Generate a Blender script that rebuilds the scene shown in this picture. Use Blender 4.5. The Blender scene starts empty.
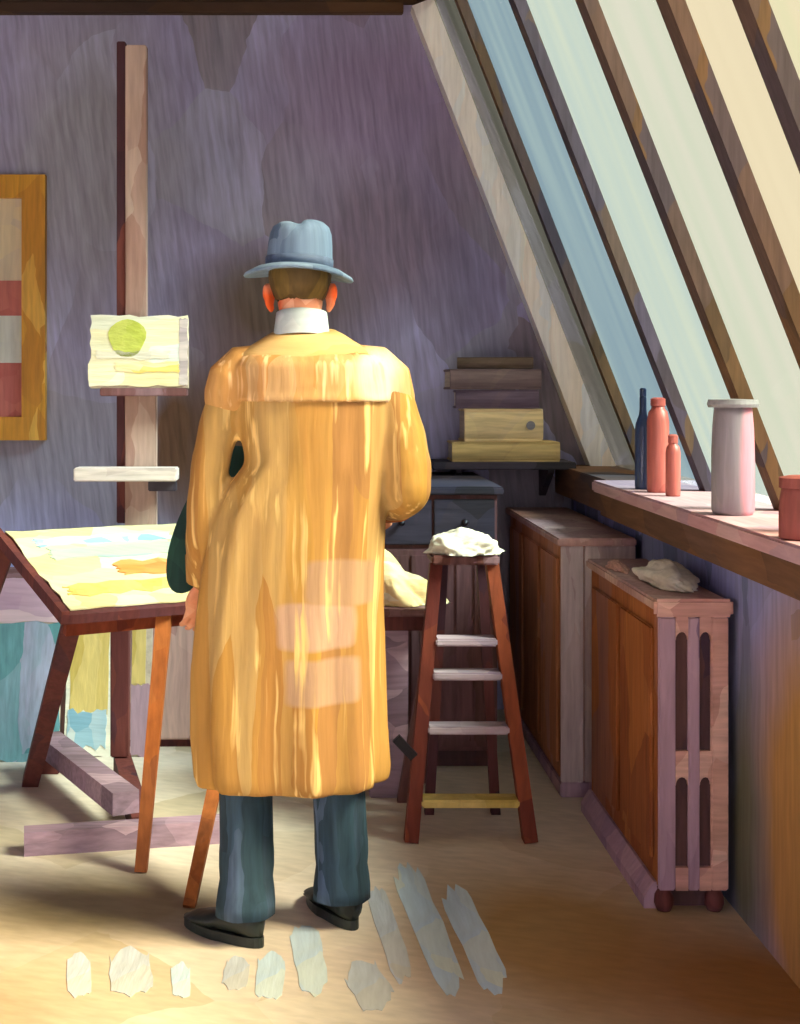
import bpy, bmesh, math, random
from mathutils import Vector, Matrix, Quaternion, noise
random.seed(4)
S = bpy.context.scene
COL = S.collection
PI = math.pi

# ------------------------------------------------------------------ camera
F = 1400.0                       # focal length in pixels of the 800 x 1024 frame
VX, VY, EYE = 310.0, 390.0, 1.37  # principal vanishing point and eye height
cd = bpy.data.cameras.new('camera')
cam = bpy.data.objects.new('camera', cd)
COL.objects.link(cam)
cam.location = (0, 0, EYE)
cam.rotation_euler = (PI / 2, 0, 0)
cd.sensor_fit = 'HORIZONTAL'
cd.sensor_width = 36
cd.lens = 36 * F / 800
cd.shift_x = (400 - VX) / 800
cd.shift_y = -(512 - VY) / 800
cd.clip_start = 0.05
S.camera = cam

def at(px, py, d):
    return Vector(((px - VX) * d / F, d, EYE - (py - VY) * d / F))
def flr(px, py):
    return at(px, py, F * EYE / (py - VY))

# ------------------------------------------------------------------ world, sun, exposure
def lin(c):
    c = c / 255.0
    return c / 12.92 if c <= 0.04045 else ((c + 0.055) / 1.055) ** 2.4
def rgb(r, g, b):
    return (lin(r), lin(g), lin(b), 1.0)

W = bpy.data.worlds.new('sky')
S.world = W
W.use_nodes = True
wn = W.node_tree.nodes
wbg = wn['Background']
wbg.inputs['Color'].default_value = (0.92, 0.94, 0.96, 1)
wbg.inputs['Strength'].default_value = 2.3
sd = bpy.data.lights.new('sun', 'SUN')
sun = bpy.data.objects.new('sun', sd)
COL.objects.link(sun)
sd.energy = 90.0
sd.angle = math.radians(24)
sd.color = (1.0, 0.96, 0.90)
sun.rotation_euler = Vector((-0.68, 0.28, -0.68)).to_track_quat('-Z', 'Y').to_euler()
sun.location = (4, -2, 6)
S.view_settings.view_transform = 'Standard'
S.view_settings.look = 'None'
S.view_settings.gamma = 1
S.view_settings.use_curve_mapping = False
S.view_settings.exposure = 0.55
S.cycles.use_denoising = True
S.cycles.max_bounces = 8
S.cycles.transparent_max_bounces = 12
S.cycles.sample_clamp_indirect = 4.0

# ------------------------------------------------------------------ materials
def paint(name, cols, cell=(6, 6, 6), streak=(60, 60, 6), amt=0.25, rough=0.7, bump=0.25, rot=(0, 0, 0),
          patches=(), mottle=0.35, spec=0.25, coat=0.0, wob=0.12, hi=None):
    """Brushed, patchy paint: cells of a few colours, fine bristle streaks, and optional stains and painted shade (centre, radii, colour)."""
    m = bpy.data.materials.new(name)
    m.use_nodes = True
    nt = m.node_tree
    N, L = nt.nodes, nt.links
    N.clear()
    out = N.new('ShaderNodeOutputMaterial')
    bs = N.new('ShaderNodeBsdfPrincipled')
    L.new(bs.outputs[0], out.inputs[0])
    bs.inputs['Roughness'].default_value = rough
    bs.inputs['Specular IOR Level'].default_value = spec
    bs.inputs['Coat Weight'].default_value = coat
    tc = N.new('ShaderNodeTexCoord')
    mp = N.new('ShaderNodeMapping')
    mp.inputs['Rotation'].default_value = rot
    L.new(tc.outputs['Object'], mp.inputs[0])
    # distortion
    nz = N.new('ShaderNodeTexNoise')
    nz.inputs['Scale'].default_value = 4.0
    nz.inputs['Detail'].default_value = 3
    L.new(mp.outputs[0], nz.inputs['Vector'])
    vs = N.new('ShaderNodeVectorMath'); vs.operation = 'SCALE'
    vs.inputs['Scale'].default_value = wob
    L.new(nz.outputs['Color'], vs.inputs[0])
    va = N.new('ShaderNodeVectorMath'); va.operation = 'ADD'
    L.new(mp.outputs[0], va.inputs[0]); L.new(vs.outputs[0], va.inputs[1])
    vp = N.new('ShaderNodeVectorMath'); vp.operation = 'ADD'
    L.new(tc.outputs['Object'], vp.inputs[0]); L.new(vs.outputs[0], vp.inputs[1])
    vm = N.new('ShaderNodeVectorMath'); vm.operation = 'MULTIPLY'
    vm.inputs[1].default_value = cell
    L.new(va.outputs[0], vm.inputs[0])
    vo = N.new('ShaderNodeTexVoronoi')
    vo.inputs['Scale'].default_value = 1.0
    L.new(vm.outputs[0], vo.inputs['Vector'])
    sep = N.new('ShaderNodeSeparateColor')
    L.new(vo.outputs['Color'], sep.inputs[0])
    n2 = N.new('ShaderNodeTexNoise')
    n2.inputs['Scale'].default_value = 0.45
    n2.inputs['Detail'].default_value = 4
    L.new(vm.outputs[0], n2.inputs['Vector'])
    mx = N.new('ShaderNodeMix'); mx.data_type = 'FLOAT'
    mx.inputs[0].default_value = mottle
    L.new(sep.outputs[0], mx.inputs[2]); L.new(n2.outputs['Fac'], mx.inputs[3])
    cr = N.new('ShaderNodeValToRGB')
    L.new(mx.outputs[0], cr.inputs[0])
    el = cr.color_ramp.elements
    n = len(cols)
    while len(el) < n:
        el.new(0.5)
    for i, c in enumerate(cols):
        el[i].position = 0.2 + 0.6 * (i / max(1, n - 1))
        el[i].color = rgb(*c)
    if n == 1:
        el[1].color = rgb(*cols[0])
    col = cr.outputs[0]
    for (c, r, pc, soft) in patches:
        sb = N.new('ShaderNodeVectorMath'); sb.operation = 'SUBTRACT'
        L.new(vp.outputs[0], sb.inputs[0]); sb.inputs[1].default_value = (c[0] + wob / 2, c[1] + wob / 2, c[2] + wob / 2)
        dv = N.new('ShaderNodeVectorMath'); dv.operation = 'DIVIDE'
        L.new(sb.outputs[0], dv.inputs[0]); dv.inputs[1].default_value = r
        ln = N.new('ShaderNodeVectorMath'); ln.operation = 'LENGTH'
        L.new(dv.outputs[0], ln.inputs[0])
        if soft < 0:     # squarish brush patch: the fourth power of the distance
            p2 = N.new('ShaderNodeVectorMath'); p2.operation = 'MULTIPLY'
            L.new(dv.outputs[0], p2.inputs[0]); L.new(dv.outputs[0], p2.inputs[1])
            p4 = N.new('ShaderNodeVectorMath'); p4.operation = 'MULTIPLY'
            L.new(p2.outputs[0], p4.inputs[0]); L.new(p2.outputs[0], p4.inputs[1])
            L.new(p4.outputs[0], ln.inputs[0])
            soft = -soft
        mr = N.new('ShaderNodeMapRange')
        mr.inputs[1].default_value = 1 + soft; mr.inputs[2].default_value = 1 - soft
        L.new(ln.outputs['Value'], mr.inputs[0])
        pm = N.new('ShaderNodeMix'); pm.data_type = 'RGBA'
        L.new(mr.outputs[0], pm.inputs[0]); L.new(col, pm.inputs[6]); pm.inputs[7].default_value = rgb(*pc)
        col = pm.outputs[2]
    # bristle streaks
    sm = N.new('ShaderNodeVectorMath'); sm.operation = 'MULTIPLY'
    sm.inputs[1].default_value = streak
    v2 = N.new('ShaderNodeVectorMath'); v2.operation = 'SCALE'
    v2.inputs['Scale'].default_value = 0.03
    L.new(nz.outputs['Color'], v2.inputs[0])
    v3 = N.new('ShaderNodeVectorMath'); v3.operation = 'ADD'
    L.new(mp.outputs[0], v3.inputs[0]); L.new(v2.outputs[0], v3.inputs[1])
    L.new(v3.outputs[0], sm.inputs[0])
    sn = N.new('ShaderNodeTexNoise')
    sn.inputs['Scale'].default_value = 1.0
    sn.inputs['Detail'].default_value = 3
    L.new(sm.outputs[0], sn.inputs['Vector'])
    if hi:
        hs_ = N.new('ShaderNodeVectorMath'); hs_.operation = 'MULTIPLY'
        hs_.inputs[1].default_value = hi[2]
        L.new(v3.outputs[0], hs_.inputs[0])
        hn = N.new('ShaderNodeTexNoise'); hn.inputs['Scale'].default_value = 1.0; hn.inputs['Detail'].default_value = 2
        L.new(hs_.outputs[0], hn.inputs['Vector'])
        hr = N.new('ShaderNodeMapRange'); hr.inputs[1].default_value = hi[1]; hr.inputs[2].default_value = hi[1] + .12
        L.new(hn.outputs['Fac'], hr.inputs[0])
        hm = N.new('ShaderNodeMix'); hm.data_type = 'RGBA'
        L.new(hr.outputs[0], hm.inputs[0]); L.new(col, hm.inputs[6]); hm.inputs[7].default_value = rgb(*hi[0])
        col = hm.outputs[2]
    sr = N.new('ShaderNodeMapRange')
    sr.inputs[1].default_value = 0.25; sr.inputs[2].default_value = 0.75
    sr.inputs[3].default_value = 1 - amt; sr.inputs[4].default_value = 1 + amt
    L.new(sn.outputs['Fac'], sr.inputs[0])
    hv = N.new('ShaderNodeVectorMath'); hv.operation = 'SCALE'
    L.new(col, hv.inputs[0]); L.new(sr.outputs[0], hv.inputs['Scale'])
    L.new(hv.outputs[0], bs.inputs['Base Color'])
    bp = N.new('ShaderNodeBump')
    bp.inputs['Strength'].default_value = bump
    bp.inputs['Distance'].default_value = 0.006
    L.new(sn.outputs['Fac'], bp.inputs['Height'])
    L.new(bp.outputs[0], bs.inputs['Normal'])
    return m

def pane_mat(name, tint, alt):
    m = bpy.data.materials.new(name)
    m.use_nodes = True
    N, L = m.node_tree.nodes, m.node_tree.links
    N.clear()
    out = N.new('ShaderNodeOutputMaterial')
    tc = N.new('ShaderNodeTexCoord')
    mp = N.new('ShaderNodeMapping')
    mp.inputs['Scale'].default_value = (1.0, 14, 1.0)
    L.new(tc.outputs['Object'], mp.inputs[0])
    nz = N.new('ShaderNodeTexNoise'); nz.inputs['Scale'].default_value = 1.1; nz.inputs['Detail'].default_value = 4
    L.new(mp.outputs[0], nz.inputs['Vector'])
    cr = N.new('ShaderNodeValToRGB')
    cr.color_ramp.elements[0].position = 0.35; cr.color_ramp.elements[0].color = [v * .385 for v in rgb(*tint)[:3]] + [1]
    cr.color_ramp.elements[1].position = 0.65; cr.color_ramp.elements[1].color = [v * .385 for v in rgb(*alt)[:3]] + [1]
    L.new(nz.outputs['Fac'], cr.inputs[0])
    tr = N.new('ShaderNodeBsdfTransparent'); L.new(cr.outputs[0], tr.inputs[0])
    tl = N.new('ShaderNodeBsdfTranslucent'); L.new(cr.outputs[0], tl.inputs[0])
    gl = N.new('ShaderNodeBsdfGlossy'); gl.inputs['Roughness'].default_value = 0.15
    a = N.new('ShaderNodeMixShader'); a.inputs[0].default_value = 0.07
    L.new(tr.outputs[0], a.inputs[1]); L.new(tl.outputs[0], a.inputs[2])
    b = N.new('ShaderNodeMixShader'); b.inputs[0].default_value = 0.02
    L.new(a.outputs[0], b.inputs[1]); L.new(gl.outputs[0], b.inputs[2])
    L.new(b.outputs[0], out.inputs[0])
    return m

V = (60, 60, 5)      # streaks running up and down
H = (5, 60, 60)      # streaks running left to right
M = {}
M['wall'] = paint('plaster', [(139, 133, 150), (168, 166, 207), (148, 144, 176), (187, 190, 233), (155, 156, 178), (136, 128, 139)],
                  cell=(2.8, 3, 1.9), streak=(50, 50, 4), amt=.26, bump=.4, rot=(0, .12, 0), mottle=.42,
                  patches=[((-.95, 6, 2.35), (.32, 1, .55), (152, 152, 168), .5),
                           ((0.30, 6, 2.6), (.45, 1, .45), (146, 132, 164), .6),
                           ((.3, 6, 2.0), (.3, 1, .3), (132, 120, 142), .4),
                           ((-1.2, 6, 1.15), (.35, 1, .3), (146, 144, 160), .5),
                           ((-.15, 6, 1.75), (.32, 1, .22), (110, 98, 92), .5),
                           ((-.58, 6, 1.16), (.13, 1, .28), (112, 82, 62), .5),
                           ((-.35, 6, 1.1), (.22, 1, .5), (106, 82, 64), .5)])
M['floor'] = paint('floor_paint', [(212, 197, 174), (225, 212, 196), (200, 184, 157), (219, 204, 188)],
                   cell=(2.2, 2.6, 3), streak=(14, 40, 10), amt=.12, bump=.2, rot=(0, 0, .35), rough=.55,
                   patches=[((-.55, 3.72, 0), (.36, .24, 1), (148, 132, 104), .5),  # grey-green patch: a floor shadow put into the colour
                            ((.62, 3.5, 0), (.34, .5, 1), (166, 132, 84), .5),
                            ((1.0, 3.2, 0), (.35, .35, 1), (148, 104, 58), .6),
                            ((-.75, 3.1, 0), (.2, .25, 1), (212, 160, 130), .6)])
M['ceiling'] = paint('ceiling_boards', [(84, 62, 46), (62, 46, 40), (102, 72, 44)], cell=(1.5, 6, 3), streak=(3, 50, 10))
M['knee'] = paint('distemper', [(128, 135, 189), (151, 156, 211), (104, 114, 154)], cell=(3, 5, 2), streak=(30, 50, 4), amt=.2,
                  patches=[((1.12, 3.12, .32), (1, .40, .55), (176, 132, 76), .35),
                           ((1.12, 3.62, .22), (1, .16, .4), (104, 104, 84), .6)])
M['apron'] = paint('dark_board', [(98, 70, 52), (122, 85, 55), (82, 70, 70)], cell=(4, 3, 8), streak=(10, 4, 60))
M['sill'] = paint('sill_paint', [(190, 148, 155), (204, 172, 176), (175, 144, 158)], cell=(6, 4, 6), streak=(60, 5, 60), amt=.15)
M['rafter'] = paint('rafter_wood', [(76, 58, 40), (100, 74, 48), (70, 60, 66)], cell=(8, 8, 2.5), streak=V)
M['rafter_violet'] = paint('rafter_violet_wood', [(86, 78, 96), (70, 62, 72), (104, 84, 66)], cell=(8, 8, 2), streak=V)
M['white_beam'] = paint('whitewashed_beam', [(250, 240, 230), (233, 238, 245), (250, 249, 238)], cell=(14, 14, 1.2), streak=V, amt=.14)
M['pink_wood'] = paint('pink_tan_wood', [(182, 157, 145), (164, 131, 120), (192, 171, 159)], cell=(12, 12, 3), streak=V, amt=.18)
M['maroon'] = paint('maroon_wood', [(86, 44, 46), (108, 57, 51), (68, 40, 51)], cell=(10, 10, 3), streak=V)
M['orange_wood'] = paint('orange_brown_wood', [(164, 91, 39), (132, 74, 39), (177, 104, 48)], cell=(12, 12, 3), streak=V)
M['red_wood'] = paint('red_brown_wood', [(115, 50, 31), (96, 38, 31), (138, 67, 38)], cell=(12, 12, 3), streak=V)
M['lilac_wood'] = paint('lilac_grey_wood', [(168, 139, 155), (139, 116, 130), (193, 164, 177)], cell=(6, 6, 10), streak=H)
M['tray'] = paint('tray_paint', [(206, 194, 192), (222, 212, 208), (184, 172, 176)], cell=(5, 8, 20), streak=H)
M['brown_wood'] = paint('brown_cabinet_wood', [(154, 89, 41), (134, 74, 41), (168, 103, 50), (132, 89, 79)], cell=(6, 6, 2.2), streak=V, amt=.22)
M['russet_wood'] = paint('russet_cabinet_wood', [(176, 116, 78), (160, 100, 62), (186, 128, 92), (166, 122, 114)], cell=(6, 6, 2.2), streak=V, amt=.22)
M['mauve_wood'] = paint('mauve_brown_wood', [(108, 74, 69), (125, 87, 90), (99, 60, 52), (137, 108, 116)], cell=(9, 9, 1.8), streak=V, amt=.25)
M['pale_mauve'] = paint('pale_mauve_paint', [(186, 148, 140), (168, 132, 130), (200, 168, 158)], cell=(8, 8, 3), streak=V, amt=.2)
M['lilac_paint'] = paint('lilac_paint', [(160, 130, 146), (176, 146, 158), (140, 114, 138)], cell=(12, 12, 2), streak=V, amt=.15)
M['panel_dark'] = paint('dark_panel', [(78, 54, 58), (92, 62, 58), (66, 46, 56)], cell=(10, 10, 2), streak=V)
M['pink_edge'] = paint('pink_edge_paint', [(208, 162, 142), (190, 142, 130), (220, 180, 162)], cell=(9, 9, 9), streak=H)
M['pale_stile'] = paint('pale_stile_paint', [(196, 180, 178), (172, 152, 152), (212, 204, 206)], cell=(10, 10, 2), streak=V)
M['navy_wood'] = paint('navy_stained_wood', [(57, 55, 69), (74, 67, 78), (51, 48, 53)], cell=(5, 5, 4), streak=H)
M['gold'] = paint('ochre_gilt', [(206, 150, 44), (186, 126, 32), (220, 172, 74)], cell=(9, 9, 3), streak=V, rough=.5, spec=.4)
M['cream'] = paint('cream_paint', [(244, 238, 204), (246, 242, 222), (240, 230, 179), (226, 234, 226)], cell=(4, 5, 14), streak=H, amt=.08, bump=.6)
M['pale_green'] = paint('pale_green_paint', [(167, 187, 176), (181, 194, 172), (158, 180, 183)], cell=(4, 5, 14), streak=H, amt=.08, bump=.6)
M['sheet_cream'] = paint('sheet_cream_paint', [(214, 206, 164), (218, 212, 186), (208, 198, 144), (200, 210, 192)], cell=(4, 5, 14), streak=H, amt=.08, bump=.6)
M['sheet_orange'] = paint('sheet_orange_paint', [(222, 140, 72), (226, 166, 104), (214, 124, 60)], cell=(5, 14, 40), streak=H, amt=.1, bump=.6)
M['lime'] = paint('lime_paint', [(188, 200, 84), (204, 210, 110)], cell=(20, 20, 20), streak=(30, 30, 60), amt=.1, bump=.6)
M['orange_paint'] = paint('orange_paint', [(236, 160, 82), (242, 190, 120), (228, 140, 70)], cell=(5, 12, 20), streak=H, amt=.08, bump=.6)
M['teal'] = paint('teal_paint', [(92, 150, 156), (120, 172, 180), (168, 176, 200), (70, 126, 136)], cell=(10, 10, 2.4), streak=V, amt=.2)
M['lilac_canvas'] = paint('lilac_canvas_paint', [(206, 176, 190), (220, 196, 204), (190, 160, 182)], cell=(4, 6, 10), streak=H, amt=.1)
M['ochre_canvas'] = paint('ochre_canvas_paint', [(206, 180, 96), (216, 192, 120), (196, 170, 88)], cell=(12, 12, 2), streak=V, amt=.12)
M['blue_canvas'] = paint('blue_canvas_paint', [(120, 168, 190), (160, 192, 206), (214, 216, 210)], cell=(12, 12, 6), streak=H, amt=.12)
M['raw_canvas'] = paint('raw_canvas', [(206, 192, 170), (190, 174, 156)], cell=(20, 20, 20), streak=(60, 60, 60), amt=.1)
M['red_band'] = paint('rose_paint', [(176, 98, 92), (190, 116, 108)], cell=(10, 10, 10), streak=V, amt=.15)
M['cream_band'] = paint('cream_band_paint', [(226, 210, 176), (214, 200, 180)], cell=(10, 10, 10), streak=V, amt=.1)
M['white_band'] = paint('white_band_paint', [(212, 216, 208), (200, 206, 204)], cell=(10, 10, 10), streak=V, amt=.1)
M['coat'] = paint('coat_cloth', [(177, 133, 67), (183, 145, 80), (166, 119, 59), (186, 154, 97), (179, 136, 62), (160, 117, 67)],
                  cell=(15, 10, 1.2), streak=(60, 60, 3), amt=.16, bump=.4, mottle=.3, wob=.04,
                  hi=((238, 204, 132), .585, (44, 44, 1.1)),
                  patches=[((.055, -.16, .795), (.095, .3, .055), (186, 152, 126), -.35),
                           ((.115, -.16, .90), (.085, .3, .055), (174, 140, 106), -.35),
                           ((.07, -.16, .665), (.095, .3, .055), (178, 144, 114), -.35)])
M['coat_yoke'] = paint('coat_yoke_cloth', [(199, 156, 96), (195, 138, 73), (203, 168, 120), (197, 147, 79)],
                       cell=(16, 10, 2), streak=(46, 46, 3), amt=.14, bump=.5, wob=.04, hi=((244, 208, 156), .56, (50, 50, 3)),
                       patches=[((.21, -.10, 1.40), (.055, .3, .075), (236, 216, 180), .3)])
M['coat_collar'] = paint('coat_collar_cloth', [(210, 171, 104), (215, 180, 123), (206, 158, 87)], cell=(8, 8, 20), streak=(8, 8, 60), amt=.1, bump=.5)
M['cuff'] = paint('cuff_cloth', [(178, 98, 36), (160, 90, 40)], cell=(14, 14, 14), streak=(40, 40, 40))
M['trouser'] = paint('trouser_cloth', [(44, 67, 81), (57, 82, 101), (36, 55, 67), (87, 108, 137)], cell=(22, 16, 1.2), streak=(70, 70, 4), amt=.3)
M['shoe'] = paint('shoe_leather', [(34, 44, 42), (26, 34, 36), (48, 56, 48)], cell=(16, 16, 16), streak=(40, 40, 40), rough=.45, spec=.4)
M['hat'] = paint('hat_felt', [(102, 125, 153), (124, 148, 175), (85, 108, 137)], cell=(12, 12, 5), streak=V, amt=.16, rough=.75)
M['band'] = paint('hat_band', [(84, 102, 130), (96, 114, 142)], cell=(12, 12, 5), streak=H)
M['skin'] = paint('skin', [(226, 164, 132), (214, 140, 106), (234, 178, 148)], cell=(24, 24, 24), streak=(40, 40, 40), amt=.1, bump=.1,
                  patches=[((-.066, .0, 1.605), (.032, .07, .05), (222, 92, 40), .3), ((.098, .0, 1.605), (.032, .07, .05), (222, 92, 40), .3)])
M['hair'] = paint('hair', [(92, 74, 36), (112, 92, 46), (70, 54, 34)], cell=(20, 20, 8), streak=V, amt=.3)
M['shirt'] = paint('shirt_cloth', [(204, 216, 222), (184, 204, 210)], cell=(20, 20, 20), streak=H, amt=.1)
M['green'] = paint('dark_green_stain', [(26, 62, 54), (22, 50, 48), (34, 74, 62)], cell=(14, 14, 14), streak=V, rough=.6)
M['white_cloth'] = paint('white_cloth', [(238, 232, 214), (226, 222, 206), (244, 238, 216)], cell=(8, 10, 20), streak=H, amt=.08, bump=.6)
M['yellow_cloth'] = paint('yellow_cloth', [(246, 234, 176), (246, 216, 156), (248, 240, 206), (244, 220, 128)], cell=(6, 8, 22), streak=H, amt=.08, bump=.6)
M['tread'] = paint('lit_tread', [(170, 148, 160), (196, 180, 188), (148, 130, 150)], cell=(10, 10, 20), streak=H, amt=.15)  # lit look of the treads put into a pale colour
M['black'] = paint('blackened_metal', [(26, 20, 26), (36, 28, 30)], rough=.4)
M['navy'] = paint('navy_glass', [(44, 66, 108), (36, 52, 88)], cell=(14, 14, 6), streak=V, rough=.3, spec=.5)
M['red'] = paint('red_glaze', [(176, 88, 78), (190, 104, 92), (164, 76, 70)], cell=(14, 14, 6), streak=V, rough=.4, spec=.5)
M['jar'] = paint('grey_pink_glaze', [(133, 129, 138), (144, 138, 146), (138, 134, 139)], cell=(14, 14, 3), streak=V, amt=.15, rough=.4, spec=.4, wob=.015,
                 patches=[((.055, -.02, .13), (.05, .2, .2), (214, 140, 158), .2)])
M['jar_lid'] = paint('grey_lid', [(133, 134, 139), (148, 148, 151)], streak=H, rough=.5)
M['rust'] = paint('rust_red_paint', [(128, 66, 66), (146, 84, 78)], cell=(10, 10, 5), streak=V)
M['book_brown'] = paint('brown_book_cloth', [(122, 104, 104), (134, 116, 110)], streak=H)
M['book_olive'] = paint('olive_book_cloth', [(104, 88, 74), (116, 98, 84)], streak=H)
M['book_mauve'] = paint('mauve_book_cloth', [(108, 92, 108), (120, 100, 110)], streak=H)
M['book_cream'] = paint('cream_book_cloth', [(233, 211, 156), (220, 196, 147), (242, 224, 176)], streak=H)
M['book_straw'] = paint('straw_book_cloth', [(205, 181, 121), (192, 164, 112)], streak=H)
M['pages'] = paint('book_pages', [(206, 192, 168), (190, 176, 152)], streak=(4, 4, 200), amt=.2)
M['faint_dab'] = paint('faint_light_paint', [(190, 192, 192), (185, 194, 206), (193, 191, 184)], cell=(14, 6, 6), streak=(60, 8, 30), amt=.14, bump=.5)  # pale tone standing for light on the floor
M['pale_blue'] = paint('pale_blue_light_paint', [(202, 216, 218), (187, 210, 229), (210, 221, 215)], cell=(14, 6, 6), streak=(60, 8, 30), amt=.1, bump=.5)  # cooler, brighter tone for the same floor light

# ------------------------------------------------------------------ mesh helpers
def box(bm, c, s, rot=None):
    mat = Matrix.Translation(Vector(c))
    if rot is not None:
        mat = mat @ rot.to_4x4()
    mat = mat @ Matrix.Diagonal((s[0], s[1], s[2], 1))
    return bmesh.ops.create_cube(bm, size=1, matrix=mat)['verts']
def box2(bm, a, b):
    a, b = Vector(a), Vector(b)
    return box(bm, (a + b) / 2, [abs(v) for v in (b - a)])
def beam(bm, p0, p1, w, h, side=None, w1=None, h1=None):
    """rectangular bar from p0 to p1; w along `side`, h across; may taper"""
    p0, p1 = Vector(p0), Vector(p1)
    z = (p1 - p0).normalized()
    x = Vector(side) if side is not None else Vector((1, 0, 0))
    x = (x - z * x.dot(z)).normalized()
    y = z.cross(x)
    w1 = w if w1 is None else w1; h1 = h if h1 is None else h1
    vs = []
    for p, a, b in ((p0, w, h), (p1, w1, h1)):
        for sx, sy in ((-1, -1), (1, -1), (1, 1), (-1, 1)):
            vs.append(bm.verts.new(p + x * sx * a / 2 + y * sy * b / 2))
    f = bm.faces.new
    f(vs[0:4][::-1]); f(vs[4:8])
    for i in range(4):
        j = (i + 1) % 4
        f((vs[i], vs[j], vs[4 + j], vs[4 + i]))
    return vs
def loft(bm, rings, caps=True):
    R = [[bm.verts.new(p) for p in r] for r in rings]
    n = len(R[0])
    for a, b in zip(R, R[1:]):
        for i in range(n):
            j = (i + 1) % n
            bm.faces.new((a[i], a[j], b[j], b[i]))
    if caps:
        bm.faces.new(R[0][::-1]); bm.faces.new(R[-1])
    return R
def tube(bm, pts, radii, n=16, squash=1.0, side=(1, 0, 0), round_ends=True):
    pts = [Vector(p) for p in pts]
    if not hasattr(radii, '__len__'):
        radii = [radii] * len(pts)
    rings = []
    P, Rr = list(pts), list(radii)
    if round_ends:
        d0 = (pts[0] - pts[1]).normalized(); d1 = (pts[-1] - pts[-2]).normalized()
        pre, post = [], []
        for k in (0.98, 0.8, 0.45):
            pre.append((pts[0] + d0 * Rr[0] * k, Rr[0] * math.sqrt(1 - k * k)))
            post.insert(0, (pts[-1] + d1 * Rr[-1] * k, Rr[-1] * math.sqrt(1 - k * k)))
        P = [p for p, r in pre] + P + [p for p, r in post]
        Rr = [r for p, r in pre] + Rr + [r for p, r in post]
    for i, p in enumerate(P):
        a = P[max(0, i - 1)]; b = P[min(len(P) - 1, i + 1)]
        z = (b - a).normalized()
        x = Vector(side); x = x - z * x.dot(z)
        if x.length < 1e-4:
            x = Vector((0, 1, 0)); x = x - z * x.dot(z)
        x.normalize(); y = z.cross(x)
        rings.append([p + (x * math.cos(2 * PI * k / n) + y * squash * math.sin(2 * PI * k / n)) * Rr[i] for k in range(n)])
    loft(bm, rings)
def lathe(bm, c, prof, n=28):
    c = Vector(c)
    loft(bm, [[c + Vector((r * math.cos(2 * PI * k / n), r * math.sin(2 * PI * k / n), z)) for k in range(n)] for r, z in prof])
def prism(bm, poly, vec):
    """closed polygon pushed along vec"""
    vec = Vector(vec)
    loft(bm, [[Vector(p) for p in poly], [Vector(p) + vec for p in poly]])

def wloc(o):
    v = Vector((0, 0, 0))
    while o is not None:
        v += o.location; o = o.parent
    return v
def obj(name, bm, mat, parent=None, origin=None, bevel=0.0, smooth=False, sub=0):
    if bevel:
        es = [e for e in bm.edges if len(e.link_faces) == 2 and e.calc_face_angle(0) > 0.5]
        bmesh.ops.bevel(bm, geom=es, offset=bevel, segments=2, affect='EDGES', clamp_overlap=True)
    bmesh.ops.recalc_face_normals(bm, faces=bm.faces)
    if origin is None and parent is None:
        xs = [v.co for v in bm.verts]
        origin = Vector((sum(v.x for v in xs) / len(xs), sum(v.y for v in xs) / len(xs), min(v.z for v in xs)))
    off = wloc(parent) if parent is not None else Vector(origin)
    me = bpy.data.meshes.new(name)
    mats = mat if isinstance(mat, (list, tuple)) else [mat]
    for x in mats:
        me.materials.append(x)
    bmesh.ops.translate(bm, verts=bm.verts, vec=-off)
    bm.to_mesh(me); bm.free()
    o = bpy.data.objects.new(name, me)
    COL.objects.link(o)
    if parent is not None:
        o.parent = parent
    else:
        o.location = off
    if smooth:
        for p in me.polygons:
            p.use_smooth = True
    return o
def tag(o, label, cat, group=None):
    o['label'] = label; o['category'] = cat
    if group:
        o['group'] = group
    return o
def thing(name, label, cat, loc, group=None):
    o = bpy.data.objects.new(name, None)
    o.empty_display_size = .05
    COL.objects.link(o)
    o.location = loc
    return tag(o, label, cat, group)
def struct(name, bm, mat, **k):
    o = obj(name, bm, mat, **k)
    o['kind'] = 'structure'
    return o
def B():
    return bmesh.new()
def remesh(o, voxel, smooth=4):
    md = o.modifiers.new('r', 'REMESH'); md.mode = 'VOXEL'; md.voxel_size = voxel; md.use_smooth_shade = True
    if smooth:
        sm = o.modifiers.new('s', 'SMOOTH'); sm.iterations = smooth; sm.factor = .5
    dg = bpy.context.evaluated_depsgraph_get()
    me = bpy.data.meshes.new_from_object(o.evaluated_get(dg))
    o.modifiers.clear()
    old = o.data
    me.name = old.name
    o.data = me
    for p in me.polygons:
        p.use_smooth = True
    return o

# ------------------------------------------------------------------ room shell
BACK = 6.0
XG, ZG, LEAN = 1.286, 1.05, 0.39          # foot of the sloping glazing and its lean to the left per metre of height
CEIL = 3.02
KNEE = 1.12
def gx(z):
    return XG - LEAN * (z - ZG)
bm = B(); box2(bm, (-2.7, -1.5, -.1), (KNEE + .3, BACK + .2, 0)); struct('floor', bm, M['floor'], origin=(0, 0, 0))
bm = B(); prism(bm, [(-2.7, BACK, 0), (XG + .1, BACK, 0), (XG + .1, BACK, ZG), (gx(CEIL + .1) + .06, BACK, CEIL + .1), (-2.7, BACK, CEIL + .1)], (0, .2, 0))
struct('wall_back', bm, M['wall'], origin=(0, 0, 0))
bm = B(); box2(bm, (-2.7, -1.5, CEIL), (gx(CEIL) + .02, BACK, CEIL + .1)); struct('ceiling', bm, M['ceiling'], origin=(0, 0, 0))
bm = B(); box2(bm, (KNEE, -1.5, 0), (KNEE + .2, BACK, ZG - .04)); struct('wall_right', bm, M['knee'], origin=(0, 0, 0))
bm = B(); box2(bm, (-2.7, -1.5, 0), (-2.5, BACK, CEIL + .1)); struct('wall_left_blocker', bm, M['wall'], origin=(0, 0, 0))  # unseen wall, added to block fill light from the left
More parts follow.
